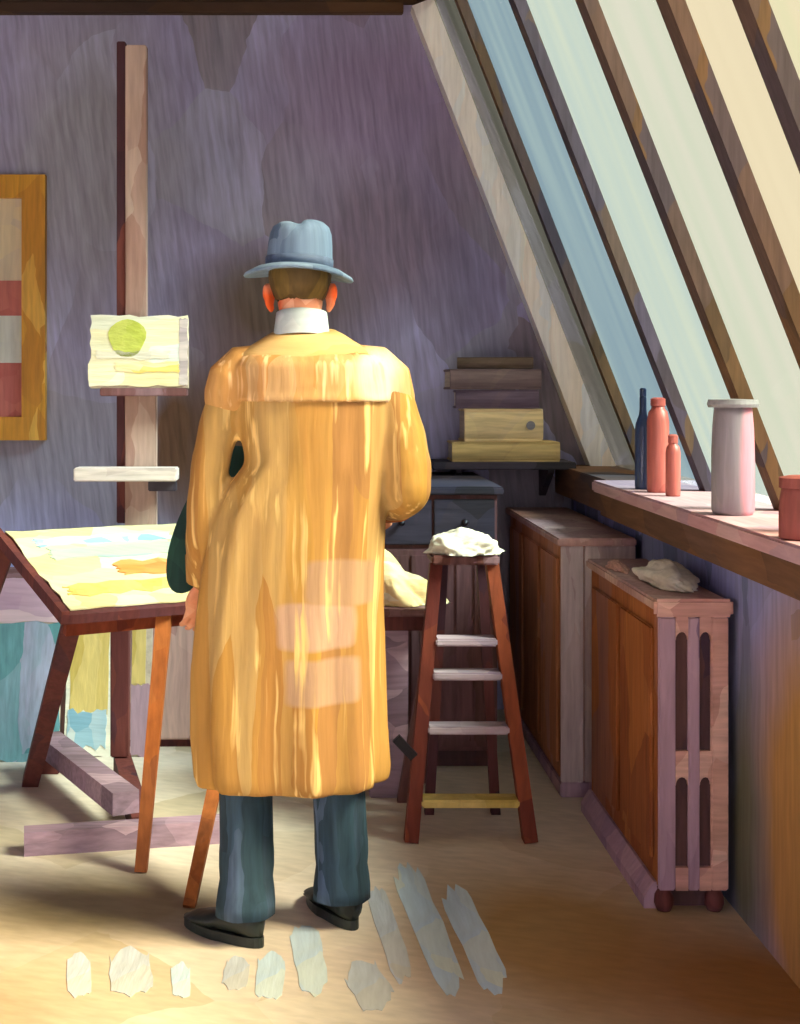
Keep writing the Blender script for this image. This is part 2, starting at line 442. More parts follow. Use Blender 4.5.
bm = B(); box2(bm, (-2.7, -1.7, 0), (.1, -1.5, CEIL + .1)); struct('wall_rear_blocker', bm, M['wall'], origin=(0, 0, 0))  # unseen partial wall, added to shape the light from behind
# dark board under the sill, and the sill itself
bm = B(); box2(bm, (1.03, -1.5, .925), (KNEE, 4.97, 1.01)); struct('trim_apron', bm, M['apron'], origin=(0, 0, 0), bevel=.004)
bm = B(); box2(bm, (1.0, -1.5, 1.01), (XG + .1, 4.97, ZG)); struct('trim_sill', bm, M['sill'], origin=(0, 0, 0), bevel=.006)
bm = B(); box2(bm, (1.05, 4.97, .93), (XG + .1, BACK, ZG)); struct('trim_ledge', bm, M['apron'], origin=(0, 0, 0), bevel=.004)
# ceiling edge board along the back wall
bm = B(); box2(bm, (-2.7, BACK - .05, CEIL - .045), (gx(CEIL) - .12, BACK, CEIL)); struct('trim_cornice', bm, M['ceiling'], origin=(0, 0, 0), bevel=.004)

# sloping glazing: rafters (each at its own distance) and the panes between them
rd = [5.28, 4.45, 3.73, 3.12, 2.70, 2.33, 1.9, 1.45, 1.0, .5, 0.0, -.5]
n_in = Vector((-1, 0, -LEAN)).normalized()   # into the room
bm = B()
beam(bm, Vector((gx(ZG) - .005, 5.94, ZG)) + n_in * .045, Vector((gx(CEIL), 5.94, CEIL)) + n_in * .045, .10, .11, side=(1, 0, 0))
struct('trim_beam', bm, M['white_beam'], bevel=.008)
for i, d in enumerate(rd):
    bm = B()
    w = .075 if i else .05
    beam(bm, Vector((gx(ZG), d, ZG)) + n_in * .018, Vector((gx(CEIL + .05), d, CEIL + .05)) + n_in * .018, .036, w, side=(1, 0, 0))
    struct('trim_rafter', bm, M['rafter_violet'] if i == 1 else M['rafter'], bevel=.006)
tints = [((140, 140, 134), (160, 160, 152)), ((182, 198, 206), (196, 210, 212)), ((216, 226, 222), (226, 232, 222)), ((226, 230, 218), (232, 232, 222)),
         ((238, 231, 212), (240, 233, 214)), ((236, 234, 212), (240, 234, 214))]
edges = [5.93] + rd
for i in range(len(edges) - 1):
    bm = B()
    y0, y1 = edges[i], edges[i + 1]
    prism(bm, [(gx(ZG - .02), y0, ZG - .02), (gx(ZG - .02), y1, ZG - .02), (gx(CEIL + .05), y1, CEIL + .05), (gx(CEIL + .05), y0, CEIL + .05)], (.006, 0, .002))
    t = tints[min(i, 5)]
    struct('window_%d' % (i + 1), bm, pane_mat('window_glass', *t), origin=(0, 0, 0))

# ------------------------------------------------------------------ framed picture on the back wall
def framed_picture():
    x1 = (47 - VX) * BACK / F; x0 = x1 - .62
    z1 = EYE - (176 - VY) * BACK / F; z0 = EYE - (440 - VY) * BACK / F
    t = thing('framed_picture', 'ochre gilt framed picture of rose and cream bands hung on the violet wall', 'picture', ((x0 + x1) / 2, BACK, z0))
    fw = .10
    for n, a, b in (('frame_rail', (x0, z1 - fw), (x1, z1)), ('frame_rail', (x0, z0), (x1, z0 + fw)), ('frame_stile', (x0, z0), (x0 + fw, z1)), ('frame_stile', (x1 - fw, z0), (x1, z1))):
        bm = B()
        y0, y1 = BACK - .045, BACK - .004
        (ax, az), (bx_, bz) = a, b
        if n == 'frame_rail':
            sgn = -1 if az > (z0 + z1) / 2 else 1
            zo, zi = (bz, az) if sgn < 0 else (az, bz)
            poly = [(ax, zo), (bx_, zo), (bx_ - fw, zi), (ax + fw, zi)]
        else:
            xo, xi = (ax, bx_) if ax == x0 else (bx_, ax)
            poly = [(xo, az), (xo, bz), (xi, bz - fw), (xi, az + fw)]
        prism(bm, [(x, y0, z) for x, z in poly], (0, y1 - y0, 0))
        obj(n, bm, M['gold'], t, bevel=.006)
    ix0, ix1, iz0, iz1 = x0 + fw, x1 - fw, z0 + fw, z1 - fw
    bm = B(); box2(bm, (ix0 - .01, BACK - .02, iz0 - .01), (ix1 + .01, BACK - .004, iz1 + .01)); pic = obj('picture_panel', bm, M['cream_band'], t)
    k = [(205, 235), (281, 316), (318, 368), (371, 430)]
    def zz(y): return EYE - (y - VY) * BACK / F
    for nm, mt, ya, yb in (('rose_band', 'red_band', 281, 316), ('white_band', 'white_band', 316, 363), ('rose_band', 'red_band', 363, 420)):
        bm = B(); box2(bm, (ix0, BACK - .024, max(iz0, zz(yb))), (ix1, BACK - .0195, zz(ya))); obj(nm, bm, M[mt], pic)
framed_picture()

# ------------------------------------------------------------------ wall shelf and books
t = thing('wall_shelf', 'dark wooden shelf on the back wall under the pile of books', 'shelf', (.8, BACK, 1.05))
bm = B(); box2(bm, (.50, 5.70, 1.045), (1.085, BACK - .003, 1.075)); obj('shelf_board', bm, M['navy_wood'], t, bevel=.004)
for x in (.60, .98):
    bm = B(); prism(bm, [(x, BACK - .003, 1.045), (x, BACK - .003, .92), (x, BACK - .03, .92), (x, 5.76, 1.03), (x, 5.76, 1.045)], (.025, 0, 0)); obj('bracket', bm, M['navy_wood'], t)

def book(name, x0, x1, z0, z1, d, dep, mat, label, rz=0.0):
    c = Vector(((x0 + x1) / 2, d, z0))
    t = thing(name, label, 'book', c, 'books piled on the wall shelf')
    w = x1 - x0; h = z1 - z0; ct = min(.01, h * .16)
    R = Matrix.Rotation(rz, 3, 'Z')
    def loc(bm):
        bmesh.ops.rotate(bm, verts=bm.verts, cent=c, matrix=R)
        return bm
    bm = B(); box2(bm, (x0, d - dep / 2, z1 - ct), (x1, d + dep / 2, z1)); obj('top_cover', loc(bm), M[mat], t, bevel=.003)
    bm = B(); box2(bm, (x0, d - dep / 2, z0), (x1, d + dep / 2, z0 + ct)); obj('bottom_cover', loc(bm), M[mat], t, bevel=.003)
    bm = B()
    n = 9; ring = []
    for k in range(n):   # rounded spine facing the room
        a = -PI / 2 + PI * k / (n - 1)
        ring.append((x0, d - dep / 2 + .012 - .018 * math.cos(a), (z0 + z1) / 2 + (h / 2 - .0005) * math.sin(a)))
    prism(bm, ring, (w, 0, 0)); obj('spine', loc(bm), M[mat], t)
    bm = B(); box2(bm, (x0 + .006, d - dep / 2 + .014, z0 + ct), (x1 - .006, d + dep / 2 - .006, z1 - ct)); obj('pages', loc(bm), M['pages'], t)
    return t
bd = 5.84
def bx(px): return (px - VX) * (bd - .11) / F
def bz(py): return EYE - (py - VY) * (bd - .11) / F
zs = 1.0755
book('book', bx(452), bx(560), zs, bz(442), bd, .22, 'book_straw', 'wide flat straw-coloured book at the bottom of the pile on the wall shelf')
b = book('book', bx(464), bx(543), bz(442) + .0008, bz(409), bd, .2, 'book_cream', 'thick cream book with a grey round mark on its spine', .03)
bm = B(); lathe(bm, (0, 0, 0), [(.0, 0), (.018, 0), (.018, .003), (0, .003)])
bmesh.ops.rotate(bm, verts=bm.verts, cent=(0, 0, 0), matrix=Matrix.Rotation(PI / 2, 3, 'X'))
bmesh.ops.translate(bm, verts=bm.verts, vec=(bx(531), bd - .1035, (bz(442) + bz(409)) / 2)); obj('spine_mark', bm, M['jar_lid'], b)
book('book', bx(457), bx(540), bz(409) + .0016, bz(390), bd, .19, 'book_mauve', 'dull mauve book lying directly on the thick cream book', -.04)
book('book', bx(449), bx(541), bz(390) + .0024, bz(369), bd, .2, 'book_brown', 'grey-brown book second from the top of the pile by the white beam', .05)
book('book', bx(460), bx(536), bz(369) + .0032, bz(357), bd, .17, 'book_olive', 'thin olive-brown book topmost on the pile by the white beam', -.1)

# ------------------------------------------------------------------ sideboard against the back wall
t = thing('sideboard', 'dark sideboard with navy top and drawers standing behind the step ladder', 'cabinet', (.46, 5.5, 0))
sx0, sx1, sy0, sy1 = .20, .69, 5.06, 5.97
bm = B(); box2(bm, (sx0 + .01, sy0 + .02, .06), (sx1 - .01, sy1, .99)); obj('body', bm, M['mauve_wood'], t, bevel=.004)
bm = B(); box2(bm, (sx0 - .01, sy0 - .01, .9905), (sx1 + .01, sy1 + .005, 1.02)); obj('top', bm, M['navy_wood'], t, bevel=.006)
bm = B(); box2(bm, (sx0 + .03, sy0 + .04, 0), (sx1 - .03, sy1 - .02, .0595)); obj('plinth', bm, M['panel_dark'], t)
for k in range(2):
    xa = sx0 + .02 + k * .228; xb = xa + .22
    bm = B(); box2(bm, (xa, sy0, .81), (xb, sy0 + .0195, .975)); dr = obj('drawer', bm, M['navy_wood'], t, bevel=.004)
    bm = B(); lathe(bm, ((xa + xb) / 2, 0, 0), [(.004, 0), (.006, .01), (.014, .016), (.010, .024), (.0, .026)], 14)
    bmesh.ops.rotate(bm, verts=bm.verts, cent=((xa + xb) / 2, 0, 0), matrix=Matrix.Rotation(PI / 2, 3, 'X'))
    bmesh.ops.translate(bm, verts=bm.verts, vec=(0, sy0, .892)); obj('knob', bm, M['black'], dr, smooth=True)
    bm = B(); box2(bm, (xa, sy0, .08), (xb, sy0 + .0195, .795)); dd = obj('door', bm, M['mauve_wood'], t, bevel=.004)
    for q in range(3):
        bm = B(); box2(bm, (xa + .012 + q * .066, sy0 - .006, .10), (xa + .070 + q * .066, sy0 + .001, .775)); obj('plank', bm, M['mauve_wood'], dd, bevel=.003)

# ------------------------------------------------------------------ cabinets along the right wall
CX0, CX1 = .9125, 1.095
FX0 = .85
t = thing('cabinet', 'brown cabinet with a pale end against the right wall behind the panelled one', 'cabinet', (1.0, 5.45, 0))
bm = B(); box2(bm, (FX0, 4.72, .05), (CX1, 5.94, .845)); obj('body', bm, M['russet_wood'], t, bevel=.004)
bm = B(); box2(bm, (FX0 - .02, 4.69, .8455), (CX1, 5.95, .872)); obj('top', bm, M['pale_mauve'], t, bevel=.005)
bm = B(); box2(bm, (FX0 - .008, 4.705, 0), (CX1, 5.94, .0495)); obj('plinth', bm, M['lilac_paint'], t, bevel=.004)
bm = B(); box2(bm, (FX0 - .006, 4.705, .0505), (FX0 + .07, 4.7195, .845)); obj('stile', bm, M['pale_stile'], t, bevel=.003)
bm = B(); box2(bm, (FX0 + .074, 4.708, .0505), (CX1, 4.7195, .845)); obj('end_panel', bm, M['pale_stile'], t, bevel=.003)
for q in range(3):
    ya = 4.77 + q * .39
    bm = B(); box2(bm, (FX0 - .01, ya, .10), (FX0 + .001, ya + .34, .80)); obj('side_panel', bm, M['russet_wood'], t, bevel=.005)

t = thing('cabinet', 'brown cabinet with lilac arched panels on its narrow front, nearest on the right', 'cabinet', (1.0, 4.1, 0))
y0, y1, zt = 3.66, 4.56, .79
bm = B(); box2(bm, (CX0 + .004, y0 + .03, .06), (CX1, y1, zt)); obj('body', bm, M['brown_wood'], t, bevel=.004)
bm = B(); box2(bm, (CX0 - .012, y0 - .012, zt + .0005), (CX1 + .005, y1 + .01, zt + .03)); obj('top', bm, M['pale_mauve'], t, bevel=.006)
bm = B(); box2(bm, (CX0 - .016, y0 - .02, zt - .012), (CX1 + .008, y0 + .0, zt + .036)); obj('cornice', bm, M['pink_edge'], t, bevel=.008)
bm = B(); prism(bm, [(CX0 - .03, y0 + .04, 0), (CX0 + .02, y0 + .04, 0), (CX0 + .02, y0 + .04, .07), (CX0 - .004, y0 + .04, .07), (CX0 - .03, y0 + .04, .03)], (0, y1 - y0 - .04, 0))
obj('skirting', bm, M['lilac_paint'], t)
bm = B(); box2(bm, (CX0 + .025, y0 + .06, 0), (CX1 - .01, y1 - .02, .0595)); obj('plinth', bm, M['panel_dark'], t)
for x in (CX0 + .02, CX1 - .03):   # front feet
    bm = B(); lathe(bm, (x, y0 + .03, 0), [(.0, 0), (.018, 0), (.026, .02), (.024, .04), (.016, .055), (.018, .0598), (0, .0598)], 16); obj('foot', bm, M['maroon'], t, smooth=True)
# front: a backing with stiles, rails and four arched recesses
bm = B(); box2(bm, (CX0 + .004, y0 + .018, .06), (CX1, y0 + .0295, zt)); obj('front_backing', bm, M['panel_dark'], t)
W3 = CX1 - CX0
sw = .030
for k, (xa, xb, mt) in enumerate(((CX0, CX0 + .044, 'lilac_paint'), (CX0 + .077, CX0 + .107, 'lilac_paint'), (CX0 + .137, CX1, 'pink_edge'))):
    bm = B(); box2(bm, (xa, y0, .06), (xb, y0 + .0175, zt - .013)); s_ = obj('stile', bm, M[mt], t, bevel=.004)
for za, zb in ((.06, .12), (.355, .425), (.735, zt - .013)):
    for xa, xb in ((CX0 + .044, CX0 + .077), (CX0 + .107, CX0 + .137)):
        bm = B()
        n = 8; poly = [(xa, y0 + .002, zb), (xb, y0 + .002, zb)]
        if za > .1:    # underside arched
            for q in range(n + 1):
                a = PI * q / n
                poly.append(((xa + xb) / 2 + (xb - xa) / 2 * math.cos(a), y0 + .002, za - .02 + .022 * math.sin(a)))
        else:
            poly += [(xb, y0 + .002, za), (xa, y0 + .002, za)]
        prism(bm, poly, (0, .0155, 0)); obj('rail', bm, M['pink_edge'], t)
for q in range(2):
    ya = y0 + .07 + q * .41
    bm = B(); box2(bm, (CX0 - .006, ya, .12), (CX0 + .005, ya + .37, .74)); obj('side_panel', bm, M['brown_wood'], t, bevel=.005)

def blob(c, sx, sy, sz, seed, rough=.35, n=3):
    """a crumpled, flat-bottomed lump"""
    bm = B()
    bmesh.ops.create_icosphere(bm, subdivisions=5, radius=1)
    for v in bm.verts:
        p = v.co.copy()
        f = 1 + rough * (noise.noise(p * 1.6 + Vector((seed, 0, 0)))) + rough * .35 * noise.noise(p * 5 + Vector((0, seed, 0))) + rough * .12 * abs(noise.noise(p * 11))
        v.co = Vector((c[0] + p.x * sx * f, c[1] + p.y * sy * f, c[2] + max(0, p.z * f) * sz + .001))
    return bm
ztop = zt + .0305
p = at(662, 575, 4.15)
tag(obj('paint_rag', blob((1.022, 4.0, ztop), .07, .2, .05, 3.3), M['white_cloth'], smooth=True), 'crumpled cream white cloth lying on the panelled cabinet by the sill', 'cloth')
tag(obj('paint_rag', blob((.945, 4.3, ztop), .026, .10, .022, 8.1), M['pink_edge'], smooth=True), 'small pink cloth on the cabinet beside the larger white one', 'cloth')

# ------------------------------------------------------------------ things on the sill
def bottle(name, px, py0, d, h, r, mat, label, prof, lidmat=None):
    c = Vector(((px - VX) * d / F, d, ZG + .0005))
    t = thing(name, label, 'jar' if 'jar' in name else 'bottle', c)
    bm = B(); lathe(bm, c, [(a * r, b * h) for a, b in prof]); obj('vessel', bm, M[mat], t, smooth=True)
    bm = B()
    a, b = prof[-2][0], prof[-1][1]
    if lidmat:
        lathe(bm, c, [(0, b * h), (r * 1.14, b * h), (r * 1.2, b * h + .008), (r * 1.14, b * h + .02), (0, b * h + .022)]); obj('lid', bm, M[lidmat], t)
    else:
        lathe(bm, c, [(0, b * h), (a * r * 1.12, b * h), (a * r * 1.12, b * h + .022), (a * r * .7, b * h + .026), (0, b * h + .026)]); obj('stopper', bm, M[mat], t)
    return t
BP = [(0, 0), (.94, 0), (1, .03), (1, .62), (.9, .70), (.5, .80), (.42, .86), (.42, .98), (.36, 1.0), (0, 1.0)]
JP = [(0, 0), (.9, 0), (1, .04), (1, .55), (.96, .8), (.9, .94), (.88, 1.0), (0, 1.0)]
SP = [(0, 0), (.95, 0), (1, .03), (1, .82), (.85, .93), (.6, .97), (.6, 1.0), (0, 1.0)]
bottle('bottle', 643, 505, 4.52, .30, .026, 'navy', 'slim navy blue bottle on the sill beside a red one', BP)
bottle('bottle', 658, 500, 4.38, .27, .034, 'red', 'taller red bottle on the sill touching the navy one', SP)
bottle('bottle', 673, 505, 4.22, .16, .022, 'red', 'short red bottle on the sill at the foot of the taller red one', SP)
bottle('jar', 733, 520, 3.60, .275, .054, 'jar', 'large grey and pink jar with a flat grey lid on the sill', JP, 'jar_lid')
bottle('jar', 803, 540, 3.0, .11, .05, 'rust', 'rust red pot at the right end of the sill', JP)

# ------------------------------------------------------------------ studio easel
E = at(133, 780, 4.95)
t = thing('easel', 'tall studio easel with a pink-tan mast, pale tray and floor beams behind the drawing table', 'easel', (E.x, 4.9, 0))
def px4(p, d): return (p - VX) * d / F
def zy(y, d): return EYE - (y - VY) * d / F
d = 4.95
bm = B(); box2(bm, (px4(126, d), d - .02, zy(392, d)), (px4(147, d), d + .03, zy(46, d))); obj('mast', bm, M['pink_wood'], t, bevel=.004)
bm = B(); box2(bm, (px4(117, d), d - .012, .9), (px4(125.8, d), d + .035, zy(42, d))); obj('rail', bm, M['maroon'], t, bevel=.003)
bm = B(); box2(bm, (px4(126, d), d - .03, .84), (px4(157, d), d + .02, zy(388, d))); obj('carriage', bm, M['pink_wood'], t, bevel=.004)
bm = B(); box2(bm, (px4(111, d), d - .02, .075), (px4(129, d), d + .03, .8395)); obj('lower_post', bm, M['maroon'], t, bevel=.004)
bm = B(); box2(bm, (px4(104, d), d - .10, zy(396, d)), (px4(189, d), d - .0305, zy(388, d))); obj('canvas_rest', bm, M['mauve_wood'], t, bevel=.003)
bm = B(); box2(bm, (px4(80, d), d - .14, zy(479, d)), (px4(180, d), d - .0305, zy(466, d))); obj('tray', bm, M['tray'], t, bevel=.004)
bm = B(); box2(bm, (px4(150, d), d - .06, zy(490, d)), (px4(178, d), d - .0305, zy(480, d))); obj('tray_bracket', bm, M['navy_wood'], t, bevel=.003)
bm = B(); beam(bm, flr(24, 853) + Vector((0, 0, .035)), flr(222, 840) + Vector((0, 0, .035)), .07, .07, side=(0, 0, 1)); obj('floor_beam', bm, M['lilac_wood'], t, bevel=.006)
pa, pb = flr(48, 772), flr(126, 838)
bm = B(); beam(bm, pa + Vector((0, 0, .107)), pb + Vector((0, 0, .107)), .07, .085, side=(0, 0, 1)); obj('floor_beam', bm, M['lilac_wood'], t, bevel=.006)
bm = B(); box2(bm, (pa.x - .04, pa.y - .035, 0), (pa.x + .045, pa.y + .045, .0715)); obj('foot_block', bm, M['maroon'], t, bevel=.004)
bm = B(); beam(bm, (px4(120, d), d + .05, .037), flr(140, 845) + Vector((0, .04, .037)), .07, .06, side=(0, 0, 1)); obj('floor_beam', bm, M['maroon'], t, bevel=.005)

# painting on the easel
def canvas(name, label, corners, thick, mat, edge='raw_canvas', cat='painting', group=None):
    """corners: bottom-left, bottom-right, top-right, top-left of the painted face; thickness goes away from the viewer"""
    c = [Vector(p) for p in corners]
    n = (c[1] - c[0]).cross(c[3] - c[0]).normalized()
    if n.y < 0: n = -n
    base = (c[0] + c[1]) / 2
    t = thing(name, label, cat, base, group)
    bm = B(); prism(bm, [p + n * .0025 for p in c], n * thick); obj('stretcher', bm, M[edge], t, bevel=.002)
    return t, c, n
def daub(name, parent, c, n, poly, mat, h=.003, lift=.0):
    """paint layer on the face given by c; poly in face coordinates 0..1"""
    def pt(u, v): return c[0] + (c[1] - c[0]) * u + (c[3] - c[0]) * v
    bm = B()
    prism(bm, [pt(u, v) - n * (lift + h - .0025) for u, v in poly], n * h)
    return obj(name, bm, mat, parent)
def wav(u0, v0, u1, v1, k=9, a=.02, seed=0):
    """a rectangle with ragged brush-stroke edges"""
    r = random.Random(seed); P = []
    for i in range(k + 1): P.append((u0 + (u1 - u0) * i / k, v0 + r.uniform(-a, a)))
    for i in range(1, k): P.append((u1 + r.uniform(-a, a), v0 + (v1 - v0) * i / k))
    for i in range(k + 1): P.append((u1 - (u1 - u0) * i / k, v1 + r.uniform(-a, a)))
    for i in range(1, k): P.append((u0 + r.uniform(-a, a), v1 - (v1 - v0) * i / k))
    return P
d = 4.88
zb = zy(388, 4.95) + .0005
cs = [(px4(91, d), d - .02, zb), (px4(189, d), d - .02, zb), (px4(188, d), d + .012, zy(317, d)), (px4(91, d), d + .012, zy(317, d))]
t, c, n = canvas('easel_painting', 'small cream painting with a lime green dab set on the tall easel', cs, .018, M['cream'])
f = daub('paint_layer', t, c, n, wav(-.01, .03, .985, 1.02, 10, .02, 3), M['cream'], h=.004)
daub('lime_dab', t, c, n, [(.37 + .19 * math.cos(a) * (1 + .1 * math.sin(3 * a)), .70 + .27 * math.sin(a)) for a in [2 * PI * k / 20 for k in range(20)]], M['lime'], lift=.003)
daub('white_stroke', t, c, n, wav(.05, .40, .80, .52, 10, .02, 5), M['white_cloth'], lift=.003)
daub('ochre_stroke', t, c, n, wav(.25, .22, .90, .36, 10, .02, 6), M['yellow_cloth'], lift=.003)
daub('grey_edge', t, c, n, wav(.90, .04, .99, .98, 8, .012, 8), M['tray'], lift=.002)

# ------------------------------------------------------------------ drawing table with tilted board
TH = math.radians(30)
u = Vector((math.cos(TH), math.sin(TH), 0)); vh = Vector((-math.sin(TH), math.cos(TH), 0))
Bp = at(70, 611, 4.0)
tw, tl = .60, .66
rise = .172
vv = vh * tw + Vector((0, 0, rise))
up = u.cross(vv).normalized()
def tp(a, b, h=0.0): return Bp + u * tl * a + vv * b + up * h
t = thing('drawing_table', 'maroon drawing table with a tilted board and splayed legs left of the painter', 'table', (tp(.5, .5).x, tp(.5, .5).y, 0))
bm = B(); prism(bm, [tp(-.03, -.04, -.03), tp(1, -.04, -.03), tp(1, 1, -.03), tp(-.03, 1, -.03)], up * .028); obj('board', bm, M['maroon'], t, bevel=.004)
bm = B(); prism(bm, [tp(-.055, -.05, -.025), tp(-.02, -.05, -.025), tp(-.02, 1.03, -.025), tp(-.055, 1.03, -.025)], up * .038); obj('edge_strip', bm, M['maroon'], t, bevel=.004)
bm = B(); prism(bm, [tp(0, .02, -.085), tp(.98, .02, -.085), tp(.98, .06, -.085), tp(0, .06, -.085)], up * .054); obj('apron_rail', bm, M['red_wood'], t, bevel=.003)
def leg(p, q, w, mt, w1=None):
    bm = B(); beam(bm, q, p, w1 or w, w1 or w, side=(1, 0, 0), w1=w, h1=w); obj('leg', bm, M[mt], t, bevel=.004)
leg(tp(.05, .08, -.035), Vector((px4(30, 4.87), 4.87, 0)), .055, 'maroon')
leg(tp(.47, .04, -.035), flr(141, 872), .045, 'orange_wood', .034)
leg(tp(.93, .05, -.035), flr(189, 908), .042, 'orange_wood', .032)
leg(tp(.0, .93, -.035), Vector((-1.30, 4.62, 0)), .05, 'maroon')
# painted sheet on the board
sh = [tp(0, 0, .0005), tp(.985, 0, .0005), tp(.985, .99, .0005), tp(0, .99, .0005)]
t = thing('painted_sheet', 'cream painted sheet with an orange stroke pinned to the tilted drawing table', 'painting', tp(.5, 0))
def sheet(name, poly, h0, h1, mt):
    bm = B(); prism(bm, [tp(a, b, h0) for a, b in poly], up * (h1 - h0)); return obj(name, bm, M[mt], t)
sheet('sheet', wav(.0, .0, .985, .985, 12, .012, 11), .0005, .005, 'sheet_cream')
sheet('orange_stroke', wav(.38, .34, .86, .50, 10, .02, 12), .0045, .0085, 'sheet_orange')
sheet('pale_green_stroke', wav(.12, .58, .92, .72, 12, .02, 13), .0045, .0075, 'pale_green')
sheet('straw_stroke', wav(.06, .14, .95, .26, 12, .02, 15), .0045, .0075, 'ochre_canvas')
sheet('pale_blue_stroke', wav(.10, .76, .80, .86, 12, .02, 14), .0045, .0075, 'blue_canvas')

# ------------------------------------------------------------------ low chest and canvases leaning on it
t = thing('chest', 'low pale mauve chest on the floor behind the easel foot', 'chest', (-.75, 5.6, 0))
bm = B(); box2(bm, (-1.5, 5.36, .03), (-.28, 5.85, .60)); obj('body', bm, M['pale_mauve'], t, bevel=.006)
bm = B(); box2(bm, (-1.515, 5.345, .6005), (-.265, 5.86, .63)); obj('lid', bm, M['mauve_wood'], t, bevel=.006)
bm = B(); box2(bm, (-1.48, 5.38, 0), (-.30, 5.83, .0295)); obj('plinth', bm, M['maroon'], t)
def leaning(px0, px1, ybase, h, label, tilt=.16, thick=.02, grp='canvases leaning against the low chest'):
    d = F * EYE / (ybase - VY)
    x0, x1 = px4(px0, d), px4(px1, d)
    cs = [(x0, d, .004), (x1, d, .004), (x1, d + h * tilt, h), (x0, d + h * tilt, h)]
    return canvas('leaning_canvas', label, cs, thick, M['raw_canvas'], group=grp)
t, c, n = leaning(-42, 58, 762, .66, 'leaning canvas with lilac top and teal lower half at the left edge', .14)
daub('lilac_layer', t, c, n, wav(0, .76, 1, 1, 8, .012, 21), M['lilac_canvas'])
daub('teal_layer', t, c, n, wav(0, 0, 1, .76, 8, .012, 22), M['teal'])
t, c, n = leaning(64, 110, 757, .60, 'narrow leaning canvas of ochre over blue seen between the table legs', .17)
daub('white_ground', t, c, n, wav(0, 0, 1, 1, 8, .01, 23), M['white_cloth'], h=.002)
daub('ochre_layer', t, c, n, wav(.08, .26, .92, .97, 8, .02, 24), M['ochre_canvas'])
daub('blue_layer', t, c, n, wav(.06, .05, .90, .27, 8, .02, 25), M['blue_canvas'], lift=.001)
t, c, n = leaning(130, 150, 757, .62, 'thin ochre and lilac canvas strip leaning just right of the easel post', .15)
daub('ochre_layer', t, c, n, wav(0, .42, .7, 1, 6, .01, 26), M['ochre_canvas'])
daub('lilac_layer', t, c, n, wav(0, 0, 1, .42, 6, .01, 27), M['lilac_paint'])

# ------------------------------------------------------------------ step ladder and small table
t = thing('step_ladder', 'red-brown wooden step ladder with pale lit-toned treads between painter and cabinets', 'ladder', (.49, 4.42, 0))
TZ = .83
fl, fr = flr(411, 838), flr(530, 850)
tlp, trp = Vector((.392, 4.36, TZ)), Vector((.566, 4.36, TZ))
fl.y = fr.y = 4.25; fl.x, fr.x = px4(411, 4.25), px4(530, 4.25)
for a, b_ in ((fl, tlp), (fr, trp)):
    bm = B(); beam(bm, a, b_, .042, .06, side=(1, 0, 0), w1=.038, h1=.05); obj('side_rail', bm, M['red_wood'], t, bevel=.005)
for a, b_ in ((Vector((.385, 4.53, 0)), Vector((.425, 4.46, TZ))), (Vector((.60, 4.53, 0)), Vector((.545, 4.46, TZ)))):
    bm = B(); beam(bm, a, b_, .03, .035, side=(1, 0, 0)); obj('rear_leg', bm, M['maroon'], t, bevel=.004)
bm = B(); box2(bm, (.375, 4.31, TZ + .0005), (.585, 4.50, TZ + .03)); obj('ladder_top', bm, M['mauve_wood'], t, bevel=.006)
for y, mt in ((642, 'tread'), (675, 'tread'), (727, 'tread'), (797, 'ochre_canvas')):
    z = EYE - (y - VY) * 4.31 / F
    k = z / TZ
    xa = fl.x + (tlp.x - fl.x) * k; xb = fr.x + (trp.x - fr.x) * k; yy = 4.25 + .11 * k
    bm = B(); box2(bm, (xa + .019, yy - .035, z - .012), (xb - .019, yy + .045, z + .012)); obj('tread', bm, M[mt], t, bevel=.005)
bm = B(); beam(bm, at(396, 738, 4.205), at(414, 757, 4.205), .028, .018, side=(0, 0, 1)); obj('hinge_hook', bm, M['black'], t, bevel=.003)
tag(obj('painted_paper', blob((.482, 4.395, TZ + .031),   .118, .11, .068, 5.7, .3), M['white_cloth'], smooth=True), 'crumpled cream white rag lying on top of the step ladder', 'cloth')

t = thing('small_table', 'small mauve table beside the painter holding a yellow cloth', 'table', (.28, 4.72, 0))
tz = .655
bm = B(); box2(bm, (.10, 4.56, tz - .025), (.435, 4.90, tz)); obj('tabletop', bm, M['mauve_wood'], t, bevel=.005)
bm = B(); box2(bm, (.13, 4.59, tz - .075), (.415, 4.87, tz - .0255)); obj('apron', bm, M['maroon'], t, bevel=.004)
for x, y, sx, sy in ((.14, 4.60, -.03, -.02), (.405, 4.60, -.10, .06), (.14, 4.86, -.03, .02), (.40, 4.86, .0, .03)):
    bm = B(); beam(bm, (x + sx, y + sy, 0), (x, y, tz - .0755), .032, .032, side=(1, 0, 0), w1=.042, h1=.042); obj('leg', bm, M['mauve_wood'], t, bevel=.004)
bm = B(); box2(bm, (.20, 4.70, .0), (.33, 4.84, tz - .0765)); obj('drawer_pedestal', bm, M['lilac_wood'], t, bevel=.004)
bm = blob((.325, 4.73, tz + .001), .135, .12, .12, 1.2, .3)
for v in bm.verts:    # peak leaning to the left, sloping down to the right
    k = (v.co.z - tz) / .15
    v.co.x -= .07 * k
    v.co.z += max(0, (.32 - v.co.x)) * .55 * k
tag(obj('paint_rag', bm, M['yellow_cloth'], smooth=True), 'heaped yellow and orange paint cloth on the small table beside the painter', 'cloth')

